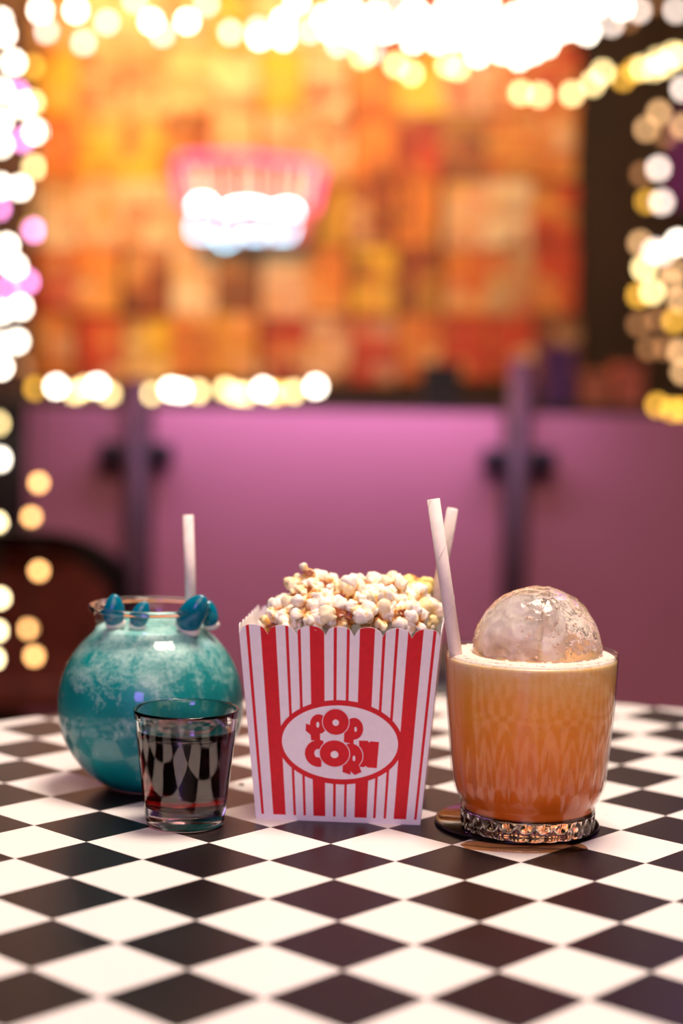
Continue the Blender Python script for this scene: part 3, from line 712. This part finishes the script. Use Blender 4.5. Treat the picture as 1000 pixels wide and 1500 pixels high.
# ---------------------------------------------------------------- popcorn
def kernel_mesh(seed):
    rs = np.random.RandomState(seed)
    nl = rs.randint(5, 8)
    C, Rr = [np.zeros(3)], [0.36]
    for _ in range(nl):
        d = rs.normal(size=3); d /= np.linalg.norm(d); r = rs.uniform(0.20, 0.46)
        C.append(d * rs.uniform(0.36, 0.72)); Rr.append(r)
    for _ in range(nl):
        i = rs.randint(0, nl + 1); d = rs.normal(size=3); d /= np.linalg.norm(d)
        C.append(C[i] + d * Rr[i] * 0.75); Rr.append(Rr[i] * rs.uniform(0.45, 0.7))
    C, Rr = np.array(C), np.array(Rr)
    bm = bmesh.new(); bmesh.ops.create_icosphere(bm, subdivisions=4, radius=1.0)
    dirs = np.array([v.co[:] for v in bm.verts])
    ph = rs.uniform(0, 6.28, (3, 3)); kf = rs.uniform(4.5, 8.0, (3, 3))
    def warp(P): return P + 0.085 * np.stack([np.sin(P @ kf[i] + ph[i, 0]) * np.cos(P[:, (i + 1) % 3] * 9 + ph[i, 1]) for i in range(3)], 1)
    def sd(P): return np.linalg.norm(warp(P)[:, None, :] - C[None], axis=2) - Rr[None]
    def smooth(S): return -0.014 * np.log(np.exp(-S / 0.014).sum(1) + 1e-30)
    lo, hi = np.zeros(len(dirs)), np.full(len(dirs), 1.6)
    tt = np.full(len(dirs), 1.6)
    for _ in range(60):                    # sphere trace inwards from outside
        d = smooth(sd(dirs * tt[:, None])); tt = np.maximum(tt - np.maximum(d, 0) * 0.6, 0.15)
    P = dirs * tt[:, None]
    S = np.sort(sd(P), axis=1); gap = S[:, 1] - S[:, 0]
    crease = np.exp(-(gap / 0.05) ** 2) * 0.6 + np.clip((0.66 - tt) / 0.42, 0, 1) * 0.85
    f2 = rs.normal(size=(6, 3)) * 14; p2 = rs.uniform(0, 6.28, 6)
    wob = sum(np.sin(P @ f2[i] + p2[i]) for i in range(6)) / 6
    P *= (1 + 0.045 * wob)[:, None]; P += rs.normal(size=P.shape) * 0.005
    crease = crease + np.clip(-wob, 0, 1) * 0.25
    for v, p in zip(bm.verts, P): v.co = p
    me = bpy.data.meshes.new('popped_flake'); bm.to_mesh(me); bm.free()
    at_ = me.attributes.new('crease', 'FLOAT', 'POINT'); at_.data.foreach_set('value', crease.astype(np.float32))
    me.materials.append(M_pop)
    for p in me.polygons: p.use_smooth = True
    cen = P[np.argmin(tt)]
    return me, cen, P.max() 
kern = [kernel_mesh(s) for s in range(11, 21)]
bm = bmesh.new(); bmesh.ops.create_icosphere(bm, subdivisions=2, radius=1.0)
for v in bm.verts: v.co = (v.co.x * 0.30 * (1 + 0.3 * math.sin(v.co.y * 5)), v.co.y * 0.19 * (1 + 0.35 * math.sin(v.co.x * 6)), v.co.z * 0.09 + 0.10 * (v.co.x ** 2 + v.co.y ** 2))
hull_me = bpy.data.meshes.new('hull'); bm.to_mesh(hull_me); bm.free(); hull_me.materials.append(M_hull)
from mathutils import Euler
ca, sa = math.cos(ang), math.sin(ang)
def box_pt(x, y, z): return Vector((c0.x + ca * x - sa * y, 0.909 + sa * x + ca * y, TZ + z))
POPLAB = 'popped corn kernel heaped in the striped popcorn box'
def add_kernel(loc, s, idx, rot, tint=(1, 1, 1), hull=False, label=POPLAB):
    me, cen, mx = kern[idx]
    o = bpy.data.objects.new('popcorn', me); col.objects.link(o)
    o.location = loc; o.scale = (s, s, s); o.rotation_euler = rot; o.color = (*tint, 1)
    tag(o, label, 'popcorn', 'popcorn in the striped box')
    if hull:
        h = bpy.data.objects.new('hull', hull_me); col.objects.link(h); h.parent = o
        # the hull sits in the deepest crease, turned to the front of the box
        d = Vector(cen).normalized()
        o.rotation_euler = d.rotation_difference(Vector((random.uniform(-0.4, 0.4), -1, random.uniform(0.1, 0.7))).normalized()).to_euler()
        h.location = d * (Vector(cen).length + 0.03); h.rotation_euler = d.to_track_quat('Z', 'Y').to_euler()
    return o
rk = random.Random(5)
placed = []; heap_list = []
def heap(x, y):
    ux, uy = x / 0.053, (y - DB / 2) / 0.040
    e = max(abs(ux), abs(uy))
    return HB - 0.0045 + 0.021 * (1 - min(1, e) ** 3.2) - 0.016 * min(1.0, max(0.0, (-ux - 0.45) / 0.4))
tries = 0
while len(placed) < 100 and tries < 20000:
    tries += 1
    x = rk.uniform(-0.0465, 0.0455); y = rk.uniform(-TF + 0.0085, DB + TF - 0.010)
    z = heap(x, y) + rk.uniform(-0.003, 0.003)
    s = rk.uniform(0.0084, 0.0132)
    y = max(y, -TF + 0.95 * s); x = max(-WT / 2 + 0.001 + 0.95 * s, min(WT / 2 - 0.001 - 0.95 * s, x))
    if any((x - a_) ** 2 + (y - b_) ** 2 + (z - c_) ** 2 < (0.0077) ** 2 for a_, b_, c_ in placed): continue
    placed.append((x, y, z))
    t = rk.random(); tint = (1, 1, 1) if t < 0.7 else ((1, 0.93, 0.72) if t < 0.9 else (1.0, 0.86, 0.5))
    hl = rk.random() < 0.30
    o = add_kernel(box_pt(x, y, z), s, rk.randrange(10), (rk.uniform(0, 6.28), rk.uniform(0, 6.28), rk.uniform(0, 6.28)), tint, hl)
    heap_list.append((y, x, o, ('white' if t < 0.7 else 'creamy' if t < 0.9 else 'yellow'), hl))
nth = 'first second third fourth fifth sixth seventh eighth ninth tenth eleventh twelfth thirteenth fourteenth fifteenth sixteenth seventeenth eighteenth nineteenth twentieth'.split()
heap_list.sort(key=lambda k: k[0]); nrow = 5; per = -(-len(heap_list) // nrow)
for r_, rn in enumerate(['front', 'second', 'third', 'fourth', 'back']):
    for i, (y, x, o, tone, hl) in enumerate(sorted(heap_list[r_ * per:(r_ + 1) * per], key=lambda k: k[1])):
        o['label'] = f"{tone} popped kernel{' with hull' if hl else ''}, {nth[i]} from left in the {rn} row of the heap"
for (px, py, Y, s, idx, tint, hull, lab) in [
    (452, 842, 0.945, 0.0092, 3, (1, 1, 1), True, 'tall popped kernel standing highest at the left of the heap'),
    (438, 860, 0.945, 0.0088, 1, (1, 0.92, 0.72), False, 'yellowish popped kernel just below the highest one'),
    (607, 855, 0.965, 0.0110, 2, (0.98, 0.92, 0.38), False, 'bright yellow popped kernel at the back right of the heap'),
    (530, 857, 0.95, 0.0100, 4, (1, 1, 1), True, 'popped kernel with dark hull at the top middle of the heap'),
    (575, 866, 0.93, 0.0108, 6, (1, 0.95, 0.85), True, 'large rounded popped kernel right of the middle of the heap'),
    (478, 890, 0.925, 0.0105, 7, (1, 1, 1), True, 'popped kernel split by a brown hull near the heap\'s front'),
    (634, 890, 0.935, 0.0092, 8, (1, 0.97, 0.92), False, 'popped kernel pressed against the right edge under the straws')]:
    add_kernel(at(px, py, Y), s, idx, (idx * 1.3, idx * 0.7, idx * 2.1), tint, hull, lab)

# ================================================================ AMBER DRINK
GX, GY = at(776, 1050, 0.898).x, 0.898
rg = empty('rocks_glass', (GX, GY, TZ + 0.0021), 'fluted rocks glass of cloudy amber drink on the black coaster', 'glass')
NF = 24
def fl(r, z, a_):
    c_ = abs(math.cos(a_ * NF / 2))
    m_ = min(1, max(0, (z - 0.0165 - 0.0055 * c_) / 0.003)) * min(1, max(0, (0.062 - z) / 0.034))
    return r - 0.0016 * m_ * (1 - c_) * 1.0 + 0.0006 * m_
gp = [(0.0362, 0.0108), (0.0363, 0.0125), (0.0364, 0.0145), (0.0368, 0.0160), (0.0385, 0.0185), (0.0402, 0.0225), (0.0411, 0.027)]
gp += [(0.0411 + (0.0452 - 0.0411) * (t ** 0.9), 0.027 + (0.066 - 0.027) * t) for t in np.linspace(0.06, 1, 16)]
gp += [(0.0452 + 0.0014 * t, 0.066 + 0.0285 * t) for t in np.linspace(0.1, 1, 8)]
gp_out = gp + [(0.0467, 0.0955), (0.0464, 0.0962), (0.0458, 0.0962), (0.0454, 0.0955), (0.0450, 0.090)]
lathe('glass_wall', gp_out, M_thin, rg, n=288, rfun=fl)
def foot(r, z, a_):
    if r < 0.033 or z > 0.0105: return r
    return r - 0.0018 * (1 - abs(math.cos(a_ * NF / 2))) * min(1, (0.0105 - z) / 0.003)
fp = [(0.0001, 0.0022), (0.026, 0.0020), (0.0300, 0.0006), (0.0335, 0.0), (0.0358, 0.0008), (0.0364, 0.003), (0.0365, 0.0065), (0.0365, 0.0100), (0.0362, 0.0110), (0.0345, 0.0112), (0.030, 0.0106), (0.020, 0.0104), (0.0001, 0.0104)]
lathe('thick_base', fp, M_base_glass, rg, n=288, rfun=foot)
def fl2(r, z, a_): return r + 0.2 * (fl(r, z, a_) - r) if r > 0.034 else r
zd = 0.0935
dp = [(0.0001, 0.0106), (0.020, 0.0106), (0.030, 0.0108), (0.0350, 0.0114)] + [(r - 0.0008, z + 0.0002) for r, z in gp[1:-1]] + [(0.0456, zd - 0.001), (0.0450, zd), (0.030, zd + 0.0006), (0.0001, zd + 0.0006)]
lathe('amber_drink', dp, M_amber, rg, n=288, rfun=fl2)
ring_f = [(0.0310, zd - 0.001), (0.0312, zd + 0.0012), (0.034, zd + 0.0018), (0.039, zd + 0.0016), (0.043, zd + 0.0014), (0.0447, zd + 0.0004), (0.0447, zd - 0.001)]
lathe('foam_ring', ring_f, M_foam, rg, n=144, rfun=lambda r, z, a_: r * (1 + 0.02 * mn.noise(Vector((math.cos(a_) * 6, math.sin(a_) * 6, z * 900)))) if r < 0.04 else r)
bm = bmesh.new()
rf = random.Random(3)
for i in range(150):
    a_ = rf.uniform(0, 2 * PI); r_ = rf.uniform(0.033, 0.0422); s_ = rf.uniform(0.0008, 0.0020)
    bmesh.ops.create_icosphere(bm, subdivisions=2, radius=s_, matrix=Matrix.Translation((r_ * math.cos(a_), r_ * math.sin(a_), zd + 0.0012)) @ Matrix.Scale(0.7, 4, (0, 0, 1)))
tag(bmobj('foam', bm, M_foam, rg, smooth=True), kind='stuff')

# ice ball
IX = at(787, 945, 0.899)
ice = empty('ice_ball', (IX.x, 0.899, TZ + 0.0985), 'large ice ball floating in the amber drink', 'ice')
bm = bmesh.new(); bmesh.ops.create_icosphere(bm, subdivisions=6, radius=1.0)
for v in bm.verts:
    d = v.co.normalized()
    k = 1 + 0.020 * mn.noise(d * 3.0) + 0.018 * mn.noise(d * 9.0) + 0.010 * mn.noise(d * 22.0)
    v.co = d * 0.0345 * k
M_ice = glass('clear_ice', color=(1, 0.985, 0.97), ior=1.31, rough=0.03, bump=0.35, bscale=160)
bmobj('ice_shell', bm, M_ice, ice, smooth=True)
q = N('cloudy_ice'); p_ = q.n('BsdfPrincipled', Roughness=0.6); tr = q.n('BsdfTransparent'); mx_ = q.n('MixShader')
tcx = q.n('TexCoord'); nz = q.n('TexNoise', Scale=70.0, Detail=5.0); q.l(tcx.outputs['Object'], nz.inputs['Vector'])
p_.inputs['Base Color'].default_value = (0.90, 0.84, 0.78, 1)
q.l(q.ramp(nz.outputs['Fac'], [(0.30, (0.3, 0.3, 0.3)), (0.55, (0.97, 0.97, 0.97))]), mx_.inputs[0]); q.l(tr.outputs[0], mx_.inputs[1]); q.l(p_.outputs[0], mx_.inputs[2]); q.l(mx_.outputs[0], q.out.inputs[0])
bm = bmesh.new(); bmesh.ops.create_icosphere(bm, subdivisions=5, radius=1.0)
for v in bm.verts:
    d = v.co.normalized(); k = 1 + 0.25 * mn.noise(d * 1.6 + Vector((3, 1, 2))) + 0.08 * mn.noise(d * 7)
    v.co = Vector((d.x * 0.0185, d.y * 0.018, d.z * 0.0215)) * k + Vector((-0.008, 0.0, 0.003))
bmobj('cloudy_core', bm, q.m, ice, smooth=True)
bm = bmesh.new(); rf = random.Random(9)
for i in range(70):
    a_ = rf.uniform(-0.5, 1.3); e_ = rf.uniform(0.0, 1.3); r_ = rf.uniform(0.024, 0.031); s_ = rf.uniform(0.0004, 0.0011)
    bmesh.ops.create_icosphere(bm, subdivisions=1, radius=s_, matrix=Matrix.Translation((r_ * math.sin(a_) * math.cos(e_), -r_ * math.cos(a_) * math.cos(e_), r_ * math.sin(e_))))
tag(bmobj('trapped_bubbles', bm, M_foam, ice, smooth=True), kind='stuff')

# coaster and spill
cpos = on(756, 1206, TZ)
co = lathe('coaster', [(0.0001, 0.0), (0.0445, 0.0), (0.0452, 0.0008), (0.0450, 0.0018), (0.0442, 0.0021), (0.0001, 0.0021)], M_coaster, loc=(cpos.x, 0.912, TZ), n=96)
tag(co, 'round wet black coaster under the amber drink', 'coaster')
def puddle(name, cx, cyy, rx, ry, h, label, seed, z0):
    bm = bmesh.new(); rings = []
    for k, (s, z) in enumerate([(1.0, 0.0), (0.985, 0.35), (0.94, 0.75), (0.8, 0.97), (0.4, 1.0)]):
        rg_ = []
        for i in range(72):
            a_ = 2 * PI * i / 72; w_ = 1 + 0.10 * mn.noise(Vector((math.cos(a_) * 1.6 + seed, math.sin(a_) * 1.6, 0)))
            rg_.append(bm.verts.new((rx * s * w_ * math.cos(a_), ry * s * w_ * math.sin(a_), z * h)))
        rings.append(rg_)
    for A, B in zip(rings, rings[1:]):
        for i in range(72): bm.faces.new((A[i], A[(i + 1) % 72], B[(i + 1) % 72], B[i]))
    bm.faces.new(rings[-1]); bm.faces.new(list(reversed(rings[0])))
    return tag(bmobj(name, bm, M_puddle, loc=(cx, cyy, z0), smooth=True), label, 'spill')
q1 = on(762, 1231, TZ)
puddle('spilled_drink', q1.x, 0.865, 0.034, 0.012, 0.0013, 'thin amber spill on the white tile in front of the coaster', 1.0, TZ + 0.0001)
q2 = on(668, 1196, TZ + 0.0021)
puddle('spilled_drink', q2.x, q2.y, 0.010, 0.009, 0.0010, 'small glossy wet patch on the left of the black coaster', 4.0, TZ + 0.0021)

# crumbs on the table
def crumb(px, py, s, label):
    p = on(px, py, TZ); bm = bmesh.new(); bmesh.ops.create_icosphere(bm, subdivisions=2, radius=1.0)
    for v in bm.verts:
        k = 1 + 0.15 * mn.noise(v.co * 2); v.co = (v.co.x * s * k, v.co.y * s * k * 0.9, (v.co.z * 0.3 + 0.3) * s * k)
    tag(bmobj('crumb', bm, M_crumb, loc=(p.x, p.y, TZ), smooth=True), label, 'crumb')
crumb(353.5, 1150, 0.0019, 'flat tan crumb on the dark tile between bowl and popcorn box')
crumb(888, 1194, 0.0004, 'tiny brown speck on the white tile right of the amber drink')

# added emissive bar imitating a purple-lit surface at the far right, no lamp
pm = at(992, 235, 5.1)
gt = empty('glow_stand_in', pm, 'magenta glow standing in for a purple-lit surface at the right edge', 'glow stand-in')
tube('tube', [(0, 0, -0.14), (0, 0, 0.14)], 0.016, emit('magenta_glow', (0.8, 0.10, 0.42), 0.25), gt, seg=12)
for z_ in (-0.15, 0.14): tube('end_cap', [(0, 0, z_), (0, 0, z_ + 0.012)], 0.019, M_socket, gt, seg=12)
